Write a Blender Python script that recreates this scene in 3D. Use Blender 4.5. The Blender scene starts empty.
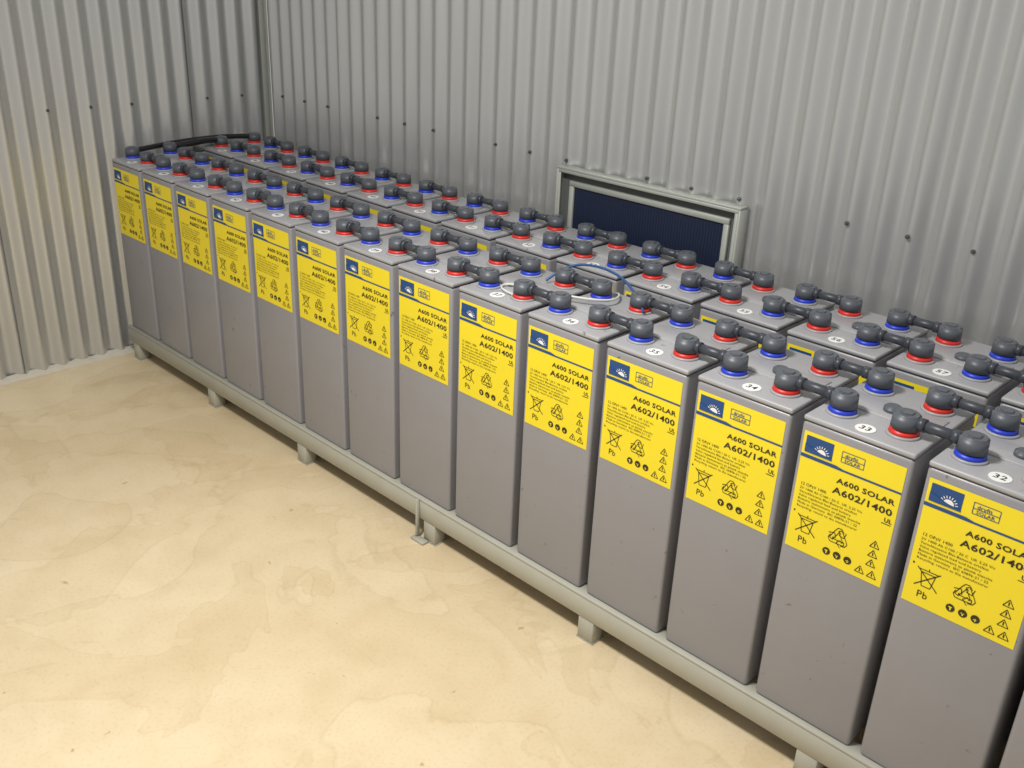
import bpy, bmesh, math, random
import numpy as np
from mathutils import Matrix, Vector
random.seed(3)
S=0.2325          # one cell pitch in metres
Z0=0.545          # floor -> underside of cells, in pitches
H=2.7785; CW=0.905; CD=1.16
def W(x,y,z): return Vector((x*S,y*S,(z+Z0)*S))
# ------------------------------------------------------------ materials
def srgb(r,g,b):
    f=lambda c:(c/255/12.92) if c/255<=0.04045 else ((c/255+0.055)/1.055)**2.4
    return (f(r),f(g),f(b),1)
def mat(name,col,rough=.5,metal=0,noise=0,nscale=30,bump=0,bscale=200,spec=.5,dirt=False):
    m=bpy.data.materials.new(name);m.use_nodes=True;nt=m.node_tree;b=nt.nodes['Principled BSDF']
    b.inputs['Base Color'].default_value=col;b.inputs['Roughness'].default_value=rough;b.inputs['Metallic'].default_value=metal
    b.inputs['Specular IOR Level'].default_value=spec
    tc=nt.nodes.new('ShaderNodeTexCoord')
    out=None
    if noise:
        n=nt.nodes.new('ShaderNodeTexNoise');n.inputs['Scale'].default_value=nscale;n.inputs['Detail'].default_value=5
        nt.links.new(tc.outputs['Object'],n.inputs['Vector'])
        mx=nt.nodes.new('ShaderNodeMix');mx.data_type='RGBA'
        mx.inputs[6].default_value=tuple(c*(1-noise) for c in col[:3])+(1,);mx.inputs[7].default_value=tuple(min(1,c*(1+noise)) for c in col[:3])+(1,)
        nt.links.new(n.outputs['Fac'],mx.inputs[0]);out=mx.outputs[2]
    if dirt:
        oi=nt.nodes.new('ShaderNodeObjectInfo');ad=nt.nodes.new('ShaderNodeVectorMath');ad.operation='ADD'
        ml=nt.nodes.new('ShaderNodeMath');ml.operation='MULTIPLY';ml.inputs[1].default_value=37
        nt.links.new(oi.outputs['Random'],ml.inputs[0]);nt.links.new(ml.outputs[0],ad.inputs[1]);nt.links.new(tc.outputs['Object'],ad.inputs[0])
        n=nt.nodes.new('ShaderNodeTexNoise');n.inputs['Scale'].default_value=42;n.inputs['Detail'].default_value=3;n.inputs['Distortion'].default_value=.6
        nt.links.new(ad.outputs[0],n.inputs['Vector'])
        r=nt.nodes.new('ShaderNodeValToRGB');r.color_ramp.elements[0].position=.705;r.color_ramp.elements[0].color=(0,0,0,1)
        r.color_ramp.elements[1].position=.76;r.color_ramp.elements[1].color=(.7,.7,.7,1)
        nt.links.new(n.outputs['Fac'],r.inputs['Fac'])
        m2=nt.nodes.new('ShaderNodeMix');m2.data_type='RGBA';m2.inputs[7].default_value=srgb(88,80,72)
        nt.links.new(out,m2.inputs[6]);nt.links.new(r.outputs['Color'],m2.inputs[0]);out=m2.outputs[2]
    if out: nt.links.new(out,b.inputs['Base Color'])
    if bump:
        n=nt.nodes.new('ShaderNodeTexNoise');n.inputs['Scale'].default_value=bscale
        nt.links.new(tc.outputs['Object'],n.inputs['Vector'])
        bp=nt.nodes.new('ShaderNodeBump');bp.inputs['Strength'].default_value=bump;bp.inputs['Distance'].default_value=.001
        nt.links.new(n.outputs['Fac'],bp.inputs['Height']);nt.links.new(bp.outputs['Normal'],b.inputs['Normal'])
    return m
M_body=mat('grey_battery_plastic',srgb(142,141,145),.34,0,.05,12,.15,400,dirt=True)
M_lid=mat('battery_lid_plastic',srgb(160,160,162),.4,0,.08,25,dirt=True)
M_yel=mat('label_yellow',srgb(238,216,40),.4,0,.02,20)
M_blk=mat('label_black_ink',srgb(45,42,25),.5)
M_blu=mat('label_blue_ink',srgb(30,72,128),.4)
M_wht=mat('label_white',srgb(235,235,232),.5)
M_red=mat('terminal_red_ring',srgb(205,45,35),.4)
M_rbl=mat('terminal_blue_ring',srgb(35,60,190),.4)
M_cap=mat('terminal_cap_rubber',srgb(82,86,93),.42,0,.06,40)
M_bar=mat('connector_insulation',srgb(58,62,69),.4,0,.06,40)
M_rack=mat('rack_powdercoat',srgb(172,171,158),.5,0,.08,15)
M_cable=mat('black_cable_rubber',srgb(25,26,30),.4)
M_wire=mat('white_wire_pvc',srgb(205,205,200),.4)
M_bwire=mat('blue_wire_pvc',srgb(45,80,130),.4)
M_frame=mat('vent_frame_paint',srgb(168,171,163),.4,.1,.05,15)
M_back=mat('vent_recess_shade',srgb(95,98,96),.6)  # vent back panel, recess shadow painted into its grey
M_screw=mat('screw_zinc',srgb(105,108,112),.35,.6)
def wallmat():
    m=bpy.data.materials.new('corrugated_steel_coated');m.use_nodes=True;nt=m.node_tree;b=nt.nodes['Principled BSDF']
    tc=nt.nodes.new('ShaderNodeTexCoord');mp=nt.nodes.new('ShaderNodeMapping');mp.inputs['Scale'].default_value=(1,1,.12)
    n=nt.nodes.new('ShaderNodeTexNoise');n.inputs['Scale'].default_value=14;n.inputs['Detail'].default_value=6
    nt.links.new(tc.outputs['Object'],mp.inputs['Vector']);nt.links.new(mp.outputs[0],n.inputs['Vector'])
    mx=nt.nodes.new('ShaderNodeMix');mx.data_type='RGBA';mx.inputs[6].default_value=srgb(186,187,186);mx.inputs[7].default_value=srgb(202,203,201)
    nt.links.new(n.outputs['Fac'],mx.inputs[0]);nt.links.new(mx.outputs[2],b.inputs['Base Color'])
    b.inputs['Roughness'].default_value=.28;b.inputs['Metallic'].default_value=.55
    return m
M_wall=wallmat()
def floormat():
    m=bpy.data.materials.new('cement_floor');m.use_nodes=True;nt=m.node_tree;b=nt.nodes['Principled BSDF'];L=nt.links
    tc=nt.nodes.new('ShaderNodeTexCoord')
    def noise(sc,det,dist,off=0):
        n=nt.nodes.new('ShaderNodeTexNoise');n.inputs['Scale'].default_value=sc;n.inputs['Detail'].default_value=det;n.inputs['Distortion'].default_value=dist
        mp=nt.nodes.new('ShaderNodeMapping');mp.inputs['Location'].default_value=(off,off*.7,0)
        L.new(tc.outputs['Object'],mp.inputs['Vector']);L.new(mp.outputs[0],n.inputs['Vector']);return n
    def ramp(n,stops):
        r=nt.nodes.new('ShaderNodeValToRGB');e=r.color_ramp.elements
        while len(e)<len(stops): e.new(.5)
        for el,(p,c) in zip(e,stops): el.position=p;el.color=(*c,1)
        L.new(n.outputs['Fac'],r.inputs['Fac']);return r.outputs['Color']
    base=nt.nodes.new('ShaderNodeRGB');base.outputs[0].default_value=srgb(228,211,178);cur=base.outputs[0]
    lay=[ramp(noise(1.1,4,1.8),[(.38,(1,1,1)),(.485,(.99,.985,.97)),(.501,(.90,.88,.84)),(.512,(.955,.94,.91)),(.66,(.98,.97,.95))]),
         ramp(noise(1.9,4,1.2,7),[(.30,(.93,.91,.87)),(.435,(.97,.96,.94)),(.452,(.93,.91,.875)),(.46,(1,1,1)),(.7,(1,1,1))]),
         ramp(noise(.8,3,.4,3),[(.3,(.90,.87,.82)),(.6,(1,1,1))]),
         ramp(noise(9,7,.3,1),[(.3,(.94,.92,.885)),(.58,(1,1,1))]),
         ramp(noise(110,5,0,1),[(.3,(.93,.915,.89)),(.48,(1,1,1))]),
         ramp(noise(26,2,.4,5),[(.22,(.72,.62,.50)),(.27,(1,1,1))])]
    for c in lay:
        m2=nt.nodes.new('ShaderNodeMix');m2.data_type='RGBA';m2.blend_type='MULTIPLY';m2.inputs[0].default_value=1
        L.new(cur,m2.inputs[6]);L.new(c,m2.inputs[7]);cur=m2.outputs[2]
    L.new(cur,b.inputs['Base Color']);b.inputs['Roughness'].default_value=.55
    bp=nt.nodes.new('ShaderNodeBump');bp.inputs['Strength'].default_value=.25;bp.inputs['Distance'].default_value=.004
    L.new(noise(5,7,.5).outputs['Fac'],bp.inputs['Height']);L.new(bp.outputs['Normal'],b.inputs['Normal'])
    return m
M_floor=floormat()
def glassmat():
    m=bpy.data.materials.new('vent_dark_mesh');m.use_nodes=True;nt=m.node_tree;b=nt.nodes['Principled BSDF'];L=nt.links
    tc=nt.nodes.new('ShaderNodeTexCoord');w=nt.nodes.new('ShaderNodeTexWave');w.inputs['Scale'].default_value=34;w.bands_direction='X'
    w.inputs['Distortion'].default_value=1.5
    L.new(tc.outputs['Object'],w.inputs['Vector'])
    mx=nt.nodes.new('ShaderNodeMix');mx.data_type='RGBA';mx.inputs[6].default_value=srgb(12,18,36);mx.inputs[7].default_value=srgb(22,38,70)
    L.new(w.outputs['Fac'],mx.inputs[0]);L.new(mx.outputs[2],b.inputs['Base Color']);b.inputs['Roughness'].default_value=.6
    return m
M_mesh=glassmat()
# ------------------------------------------------------------ mesh builder
class MB:
    def __init__(s,name): s.name=name;s.bm=bmesh.new();s.mats=[]
    def mi(s,m):
        if m not in s.mats: s.mats.append(m)
        return s.mats.index(m)
    def absorb(s,b2,m,smooth=False):
        i=s.mi(m);vm={}
        for v in b2.verts: vm[v]=s.bm.verts.new(v.co)
        for f in b2.faces:
            try: nf=s.bm.faces.new([vm[v] for v in f.verts])
            except ValueError: continue
            nf.material_index=i;nf.smooth=smooth and len(f.verts)<=4
        b2.free()
    def box(s,x0,x1,y0,y1,z0,z1,m,bev=0,seg=2):
        b=bmesh.new();bmesh.ops.create_cube(b,size=1)
        for v in b.verts: v.co=Vector((x0+(v.co.x+.5)*(x1-x0),y0+(v.co.y+.5)*(y1-y0),z0+(v.co.z+.5)*(z1-z0)))
        if bev: bmesh.ops.bevel(b,geom=b.edges[:],offset=bev,segments=seg,affect='EDGES',profile=.5)
        s.absorb(b,m,bool(bev))
    def cyl(s,c,r1,r2,h,m,seg=24,bev=0,axis='Z',sy=1,smooth=True):
        b=bmesh.new();bmesh.ops.create_cone(b,cap_ends=True,segments=seg,radius1=r1,radius2=r2,depth=h)
        if bev:
            e=[e for e in b.edges if all(v.co.z>h/2-1e-5 for v in e.verts)]
            bmesh.ops.bevel(b,geom=e,offset=bev,segments=2,affect='EDGES')
        if axis=='X': bmesh.ops.rotate(b,verts=b.verts,matrix=Matrix.Rotation(math.pi/2,3,'Y'))
        if axis=='Y': bmesh.ops.rotate(b,verts=b.verts,matrix=Matrix.Rotation(math.pi/2,3,'X'))
        for v in b.verts: v.co=Vector((v.co.x,v.co.y*sy,v.co.z))+Vector(c)
        s.absorb(b,m,smooth)
    def poly(s,pts,m):
        i=s.mi(m);f=s.bm.faces.new([s.bm.verts.new(p) for p in pts]);f.material_index=i
    def text(s,txt,size,fn,m,bold=0,align='LEFT',sx=1):
        cu=bpy.data.curves.new('t','FONT');cu.body=txt;cu.size=size;cu.offset=bold;cu.align_x=align;cu.resolution_u=2
        cu.space_character=1.05
        o=bpy.data.objects.new('t',cu);bpy.context.collection.objects.link(o)
        dg=bpy.context.evaluated_depsgraph_get();me=bpy.data.meshes.new_from_object(o.evaluated_get(dg))
        b=bmesh.new();b.from_mesh(me)
        for v in b.verts: v.co=Vector(fn(v.co.x*sx,v.co.y))
        s.absorb(b,m);bpy.data.objects.remove(o);bpy.data.meshes.remove(me)
    def mesh(s,scale=S):
        for v in s.bm.verts: v.co*=scale
        me=bpy.data.meshes.new(s.name);s.bm.to_mesh(me);s.bm.free()
        for m in s.mats: me.materials.append(m)
        return me
def obj(name,me,loc=(0,0,0),parent=None):
    o=bpy.data.objects.new(name,me);bpy.context.collection.objects.link(o);o.location=loc
    if parent: o.parent=parent
    return o
# ------------------------------------------------------------ battery cell
PX=(0.184,0.684); PY=(0.2675,0.8959)
def make_cell(name,leftm,rightm):
    k=MB(name)
    k.box(0,CW,0,CD,0,H-.05,M_body,.03,3)
    k.box(.012,CW-.012,.012,CD-.012,H-.08,H-.03,M_bar)
    k.box(0,CW,0,CD,H-.046,H,M_lid,.018,3)
    k.box(.06,CW-.06,.42,.74,H-.01,H+.012,M_lid,.008,2)
    k.cyl((CW/2,CD/2,H+.03),.075,.07,.05,M_cap,20,.012)
    for xi,m in ((0,leftm),(1,rightm)):
        for y in PY:
            x=PX[xi]
            k.cyl((x,y,H+.008),.132,.128,.02,M_lid,24)
            k.cyl((x,y,H+.033),.116,.106,.045,m,28,.008)
            k.cyl((x,y,H+.07),.09,.09,.05,m,24)
            k.cyl((x,y,H+.12),.108,.102,.115,M_cap,32,.014)
            k.cyl((x,y,H+.181),.055,.052,.012,M_cap,6,.003,smooth=False)
    # ---- label
    lx,lw,lz,lh=.035,.83,2.655,1.055
    def P(u,v,e=.006): return (lx+u*lw,-e,lz-v*lh)
    k.poly([P(0,1,.003),P(1,1,.003),P(1,0,.003),P(0,0,.003)],M_yel)
    def rect(u0,v0,u1,v1,m,e=.006): k.poly([P(u0,v1,e),P(u1,v1,e),P(u1,v0,e),P(u0,v0,e)],m)
    def line(p,q,w,m,e=.006):
        a=Vector((p[0]*lw,p[1]*lh));b=Vector((q[0]*lw,q[1]*lh));d=(b-a).normalized();n=Vector((-d.y,d.x))*w/2
        k.poly([P(c.x/lw,c.y/lh,e) for c in (a+n,b+n,b-n,a-n)],m)
    rect(.03,.03,.31,.165,M_blu,.005)
    pts=[]
    for i in range(13):
        a=math.pi*i/12; r=.040
        pts.append(P(.20+math.cos(a)*r/lw,.145-math.sin(a)*r/lh,.008))
    k.poly(pts,M_wht)
    for i in range(9):
        a=math.pi*(i+.5)/9
        line((.20+math.cos(a)*.048/lw,.145-math.sin(a)*.048/lh),(.20+math.cos(a)*.068/lw,.145-math.sin(a)*.068/lh),.006,M_wht,.008)
    k.poly([P(.03,.165,.009),P(.31,.165,.009),P(.31,.15,.009),P(.2,.14,.009),P(.03,.10,.009)],M_blu)
    for a,b in (((.40,.055),(.62,.055)),((.40,.14),(.62,.14)),((.40,.055),(.40,.14)),((.62,.055),(.62,.14)),((.40,.1),(.62,.1))): line(a,b,.005,M_blu)
    def T(t,u,v,size,m=M_blk,bold=0,al='LEFT',sx=1):
        k.text(t,size,lambda x,y:(lx+u*lw+x,-.0065,lz-v*lh+y),m,bold,al,sx)
    T('dryfit',.43,.094,.04,M_blu,.0004,sx=1.15); T('SOLAR',.43,.133,.036,M_blu,.0004,sx=1.15)
    rect(0,.198,1,.213,M_blu); k.poly([P(0,.185),P(.36,.185),P(.44,.198),P(0,.198)],M_blu)
    T('A600 SOLAR',.96,.315,.062,M_blk,.0014,'RIGHT',1.32)
    T('A602/1400',.96,.405,.078,M_blk,.0016,'RIGHT',1.34)
    T('12 OPzV 1400',.05,.44,.036,M_blk,.0)
    para=['2V 1400 Ah C100 / 20 C  Ufl. 2,25 V/c','Verschlossene Blei-Batterie ortsfest','Valve regulated lead acid battery','Batterie stationnaire au plomb etanche','Made in Germany  IEC 60896-21 / 22','Recycling: return to the manufacturer']
    for i,t in enumerate(para): T(t,.05,.475+i*.031,.028,M_blk,0,sx=1.15)
    k.text('UL',.05,lambda x,y:(lx+.9*lw+x,-.0065,lz-.465*lh+y),M_blk,.001)
    line((.88,.48),(.97,.48),.006,M_blk)
    line((.08,.69),(.29,.84),.008,M_blk);line((.29,.69),(.08,.84),.008,M_blk)
    for a,b in (((.10,.70),(.27,.70)),((.12,.72),(.145,.83)),((.25,.72),(.225,.83)),((.145,.83),(.225,.83)),((.12,.72),(.25,.72)),((.185,.70),(.185,.68))): line(a,b,.006,M_blk)
    T('Pb',.12,.925,.082,M_blk,0)
    cx,cy=.52,.75
    def ln(p,q,w): line((cx+p[0]/lw,cy-p[1]/lh),(cx+q[0]/lw,cy-q[1]/lh),w,M_blk)
    for i in range(3):
        ro=lambda p,i=i:(p[0]*math.cos(2.0944*i)-p[1]*math.sin(2.0944*i),p[0]*math.sin(2.0944*i)+p[1]*math.cos(2.0944*i))
        sh=[(-.072,-.02),(-.035,.052),(-.014,.084),(.018,.084),(.040,.056)]
        inn=[(-.046,-.034),(-.012,.028),(.002,.052),(.016,.040)]
        for s_ in (sh,inn):
            for a,b in zip(s_[:-1],s_[1:]): ln(ro(a),ro(b),.006)
        ln(ro((.058,.065)),ro((.044,.014)),.006);ln(ro((.044,.014)),ro((.0,.026)),.006);ln(ro((-.072,-.02)),ro((-.046,-.034)),.006)
    for (u,v) in ((.87,.68),(.87,.76),(.87,.84),(.78,.93),(.9,.93)):
        r=.042
        a=(u,v-r*.9/lh);b=(u+r*.9/lw,v+r*.55/lh);c=(u-r*.9/lw,v+r*.55/lh)
        for p,q in ((a,b),(b,c),(c,a)): line(p,q,.006,M_blk)
        line((u,v-.018/lh),(u,v+.012/lh),.009,M_blk)
    for j,u in enumerate((.43,.54,.65)):
        k.poly([P(u+math.cos(2*math.pi*i/16)*.033/lw,.90+math.sin(2*math.pi*i/16)*.033/lh) for i in range(16)][::-1],M_blk)
        rect(u-.016,.888+.008*j,u+.014,.897+.006*j,M_yel,.008);rect(u-.004,.897,u+.008,.918,M_yel,.008)
    rect(.03,.665,.045,.68,M_blk)
    return k.mesh()
ME1=make_cell('battery_cell_mesh',M_rbl,M_red)
ME2=make_cell('battery_cell_mesh_b',M_red,M_rbl)
def bar_mesh():
    k=MB('connector_bar')
    for y in PY:
        x0,x1=PX[1],1+PX[0];z=H+.12
        k.cyl(((x0+x1)/2,y,z),.042,.042,x1-x0-.16,M_bar,16,0,'X')
        for a,d in ((x0+.12,1),(x1-.12,-1)):
            k.cyl((a,y,z),.052,.052,.06,M_bar,16,0,'X')
    return k.mesh()
MEB=bar_mesh()
N=17
def sticker(num):
    k=MB('number_sticker')
    x,y=.45,.125
    k.cyl((x,y,H+.003),.078,.078,.004,M_wht,28,smooth=False)
    k.text(str(num),.095,lambda u,v:(x+u,y-.032+v,H+.0065),M_blk,.001,'CENTER')
    return k.mesh()
Y2=1.8502-.2675
X2=.613-.684
for r,(me,oy,ox) in enumerate(((ME1,0,0),(ME2,Y2,X2))):
    for i in range(N):
        c=obj('battery_cell',me,W(i+ox,oy,0))
        st=obj('number_sticker',sticker(45-i if r==0 else 46+i-1),(0,0,0),c)
        if i<N-1: obj('connector_bar',MEB,(0,0,0),c)
# ------------------------------------------------------------ rack
def rack(name,x0,x1,y0,y1,feet,joint=None):
    k=MB(name)
    for ya,yb in ((y0,y0+.17),(y1-.17,y1)):
        k.box(x0,x1,ya,yb,-.035,-.001,M_rack,.006,1)
        k.box(x0,x1,ya,ya+.03,-.27,-.036,M_rack,.004,1)
        k.box(x0,x1,ya+.031,yb,-.27,-.24,M_rack)
        k.box(x0,x1,yb-.03,yb,-.239,-.036,M_rack)
    for f in feet:
        k.box(f-.1,f+.1,y0+.171,y1-.171,-.24,-.06,M_rack)
        for ya in (y0+.005,y1-.175):
            k.box(f-.1,f+.1,ya,ya+.17,-.53,-.271,M_rack,.006,1)
            k.box(f-.11,f+.11,ya-.005,ya+.18,-.544,-.53,M_rack)
    if joint:
        k.box(joint-.03,joint+.0,y0-.05,y0+.0,-.5,-.0,M_rack,.005,1)
        k.box(joint-.06,joint+.16,y0-.10,y0+.0,-.544,-.515,M_rack,.005,1)
    return k.mesh()
feet=[.15,2.58,4.96,7.61,10.07,12.6,15.1,N-.2]
obj('battery_rack',rack('battery_rack_mesh',-.06,N,-.05,CD+.05,feet,7.45),W(0,0,0))
obj('battery_rack',rack('battery_rack_mesh',-.06+X2,N,-.05,CD+.05,feet),W(0,Y2,0))
# ------------------------------------------------------------ walls
XL=-.30; YW=3.09; PIT=.327; AMP=.050; TOP=11.0
XR=24.0; YF=-14.0
def prof(t): return AMP*math.cos(2*math.pi*t/PIT)
def corr(name,length,seams_start,screws):
    k=MB(name);i=k.mi(M_wall)
    sheet=PIT*10
    s=seams_start
    zs=[-Z0,TOP]
    while s<length:
        a=max(0,s-PIT*.55);b=min(length,s+sheet)
        n=int((b-a)/PIT*16)+1
        prev=None
        for j in range(n+1):
            t=a+(b-a)*j/n
            y=prof(t)+.03*(t-s)/sheet
            cur=[k.bm.verts.new((t,y,z)) for z in zs]
            if prev:
                f=k.bm.faces.new([prev[0],cur[0],cur[1],prev[1]]);f.material_index=i;f.smooth=True
            prev=cur
        s+=sheet
    for sc in screws:
        t=(round(sc/PIT-.5)+.5)*PIT
        if 0<t<length:
            for z in (3.53,8.6):
                k.cyl((t,-AMP-.002,z),.023,.023,.016,M_screw,14,axis='Y')
                k.cyl((t,-AMP-.015,z),.015,.015,.03,M_screw,6,axis='Y',smooth=False)
    return k.mesh()
def scrs(start,n):
    out=[];t=start
    for j in range(n):
        out.append(t);t+=(2,2,4)[j%3]*PIT
    return out
wb=obj('wall_back',corr('wall_back_mesh',XR-XL,-1.0,scrs(.36,26)),W(XL,YW,0))
wl=obj('wall_left',corr('wall_left_mesh',YW-YF,-.6,scrs(.3,26)),W(XL,YF,0)); wl.rotation_euler=(0,0,math.pi/2)
M_mort=mat('mortar',srgb(205,198,182),.85,0,.1,30,.5,80)
def bead(name,length):
    k=MB(name);i=k.mi(M_mort);prev=None;n=int(length*14)
    for j in range(n+1):
        t=length*j/n;w=.05+.035*random.random();h=.03+.03*random.random()
        cur=[k.bm.verts.new(p) for p in ((t,.03,h+.02),(t,-AMP-.01,h),(t,-AMP-w*.7,h*.45),(t,-AMP-w*1.2,0.001))]
        if prev:
            for a in range(3):
                f=k.bm.faces.new([prev[a],prev[a+1],cur[a+1],cur[a]]);f.material_index=i;f.smooth=True
        prev=cur
    return k.mesh()
b1=obj('mortar_bead_left',bead('mortar_l',YW-YF-.1),W(XL,YF,-Z0));b1.rotation_euler=(0,0,math.pi/2)  # irregular mortar bead along the wall foot, not a board
b2=obj('mortar_bead_back',bead('mortar_b',XR-XL-.1),W(XL+.1,YW,-Z0))  # same mortar bead along the back wall, not a board
k=MB('trim');k.box(0,.10,-.012,0,-Z0,TOP,M_frame,.003,1);k.box(0,.012,-.10,0,-Z0,TOP,M_frame,.003,1)
obj('trim_1',k.mesh(),W(XL+AMP+.002,YW-AMP-.002,0))
k=MB('floor');k.box(XL-.1,XR,YF,YW+.1,-.3,0,M_floor);obj('floor',k.mesh(),W(0,0,-Z0))
# ------------------------------------------------------------ camera model
F=976.5;w=np.array([1.85889,.79165,-.46121]);C=np.array([15.1199,-6.5886,6.0147])
th=np.linalg.norm(w);kk=w/th;K=np.array([[0,-kk[2],kk[1]],[kk[2],0,-kk[0]],[-kk[1],kk[0],0]])
R=np.eye(3)+np.sin(th)*K+(1-np.cos(th))*K@K
cam=bpy.data.cameras.new('camera');cam.sensor_width=36;cam.lens=F/1024*36;cam.clip_start=.01
co=bpy.data.objects.new('camera',cam);bpy.context.collection.objects.link(co)
m=Matrix(((R[0][0],-R[1][0],-R[2][0]),(R[0][1],-R[1][1],-R[2][1]),(R[0][2],-R[1][2],-R[2][2]))).to_4x4()
m.translation=W(*C);co.matrix_world=m;bpy.context.scene.camera=co
# ------------------------------------------------------------ vent window (projecting steel frame, dark mesh behind)
yv=YW-AMP
yf=yv-.14
def hit(u,v,ax,val):
    d=R.T@np.array([(u-512)/F,(v-384)/F,1]);t=(val-C[ax])/d[ax];return C+t*d
a=hit(557,166,1,yf);b=hit(741,208,1,yf)
vx0,vx1,vz1=a[0],b[0],(a[2]+b[2])/2;vz0=vz1-1.7
k=MB('vent')
def ring(x0,x1,z0,z1,t,ya,yb,m,bev=.004):
    k.box(x0,x1,ya,yb,z1-t,z1,m,bev,1);k.box(x0,x1,ya,yb,z0,z0+t,m,bev,1)
    k.box(x0,x0+t,ya,yb,z0+t,z1-t,m,bev,1);k.box(x1-t,x1,ya,yb,z0+t,z1-t,m,bev,1)
ring(vx0,vx1,vz0,vz1,.03,yf,yv+.03,M_frame)
ring(vx0+.03,vx1-.03,vz0+.03,vz1-.03,.04,yf,yf+.02,M_frame)
ring(vx0+.17,vx1-.17,vz0+.17,vz1-.17,.07,yf+.07,yf+.12,M_frame)
k.box(vx0+.03,vx1-.03,yf+.121,yf+.135,vz0+.03,vz1-.03,M_back)
k.box(vx0+.23,vx1-.23,yf+.10,yf+.115,vz0+.23,vz1-.23,M_mesh)
obj('window_1',k.mesh(),W(0,0,0))
# ------------------------------------------------------------ cables
def curve(name,pts,r,m):
    cu=bpy.data.curves.new(name,'CURVE');cu.dimensions='3D';cu.bevel_depth=r*S;cu.bevel_resolution=4;cu.use_fill_caps=True
    sp=cu.splines.new('NURBS');sp.points.add(len(pts)-1);sp.use_endpoint_u=True;sp.order_u=3
    for p,q in zip(sp.points,pts): p.co=(*W(*q),1)
    cu.materials.append(m);o=bpy.data.objects.new(name,cu);bpy.context.collection.objects.link(o);return o
zb=H+.12
curve('battery_cable',[(PX[0],PY[1],zb),(PX[0]+.02,PY[1]+.25,zb+.01),(PX[0],1.45,zb+.03),(PX[0]+X2,Y2+.1,zb+.02),(PX[0]+X2,Y2+PY[0],zb)],.05,M_cable)
curve('battery_cable',[(PX[0],PY[0],zb),(PX[0]-.02,.5,zb+.01),(PX[0]-.13,.9,zb+.02),(PX[0]-.15,1.5,zb+.04),(PX[0]-.16,2.1,zb+.03),(PX[0]+X2,Y2+PY[1],zb)],.042,M_cable)
curve('sensor_cable',[(8.66,.2,H+.03),(8.4,.22,H+.02),(8.25,.4,H+.02),(8.6,.45,H+.06),(9.1,.45,H+.09),(9.5,.75,H+.07),(9.2,1.2,H+.03),(8.7,1.45,H-.3)],.012,M_wire)
curve('sensor_cable',[(8.5,.8,H+.03),(8.6,1.0,H+.2),(9.0,1.1,H+.26),(9.5,1.0,H+.2),(9.8,.8,H+.04)],.014,M_bwire)
# ------------------------------------------------------------ light
def area(name,loc,size,sy,power,col,rot=(0,0,0)):
    l=bpy.data.lights.new(name,'AREA');l.shape='RECTANGLE';l.size=size;l.size_y=sy;l.energy=power;l.color=col
    o=bpy.data.objects.new(name,l);bpy.context.collection.objects.link(o);o.location=loc;o.rotation_euler=rot;return o
area('ceiling_lamp',W(9.8,-4.6,9.8),.4,.3,60,(1,.975,.935))
wd=bpy.data.worlds.new('w');bpy.context.scene.world=wd;wd.use_nodes=True
wd.node_tree.nodes['Background'].inputs[0].default_value=(1,.99,.97,1);wd.node_tree.nodes['Background'].inputs[1].default_value=.47
bpy.context.scene.view_settings.view_transform='Standard'
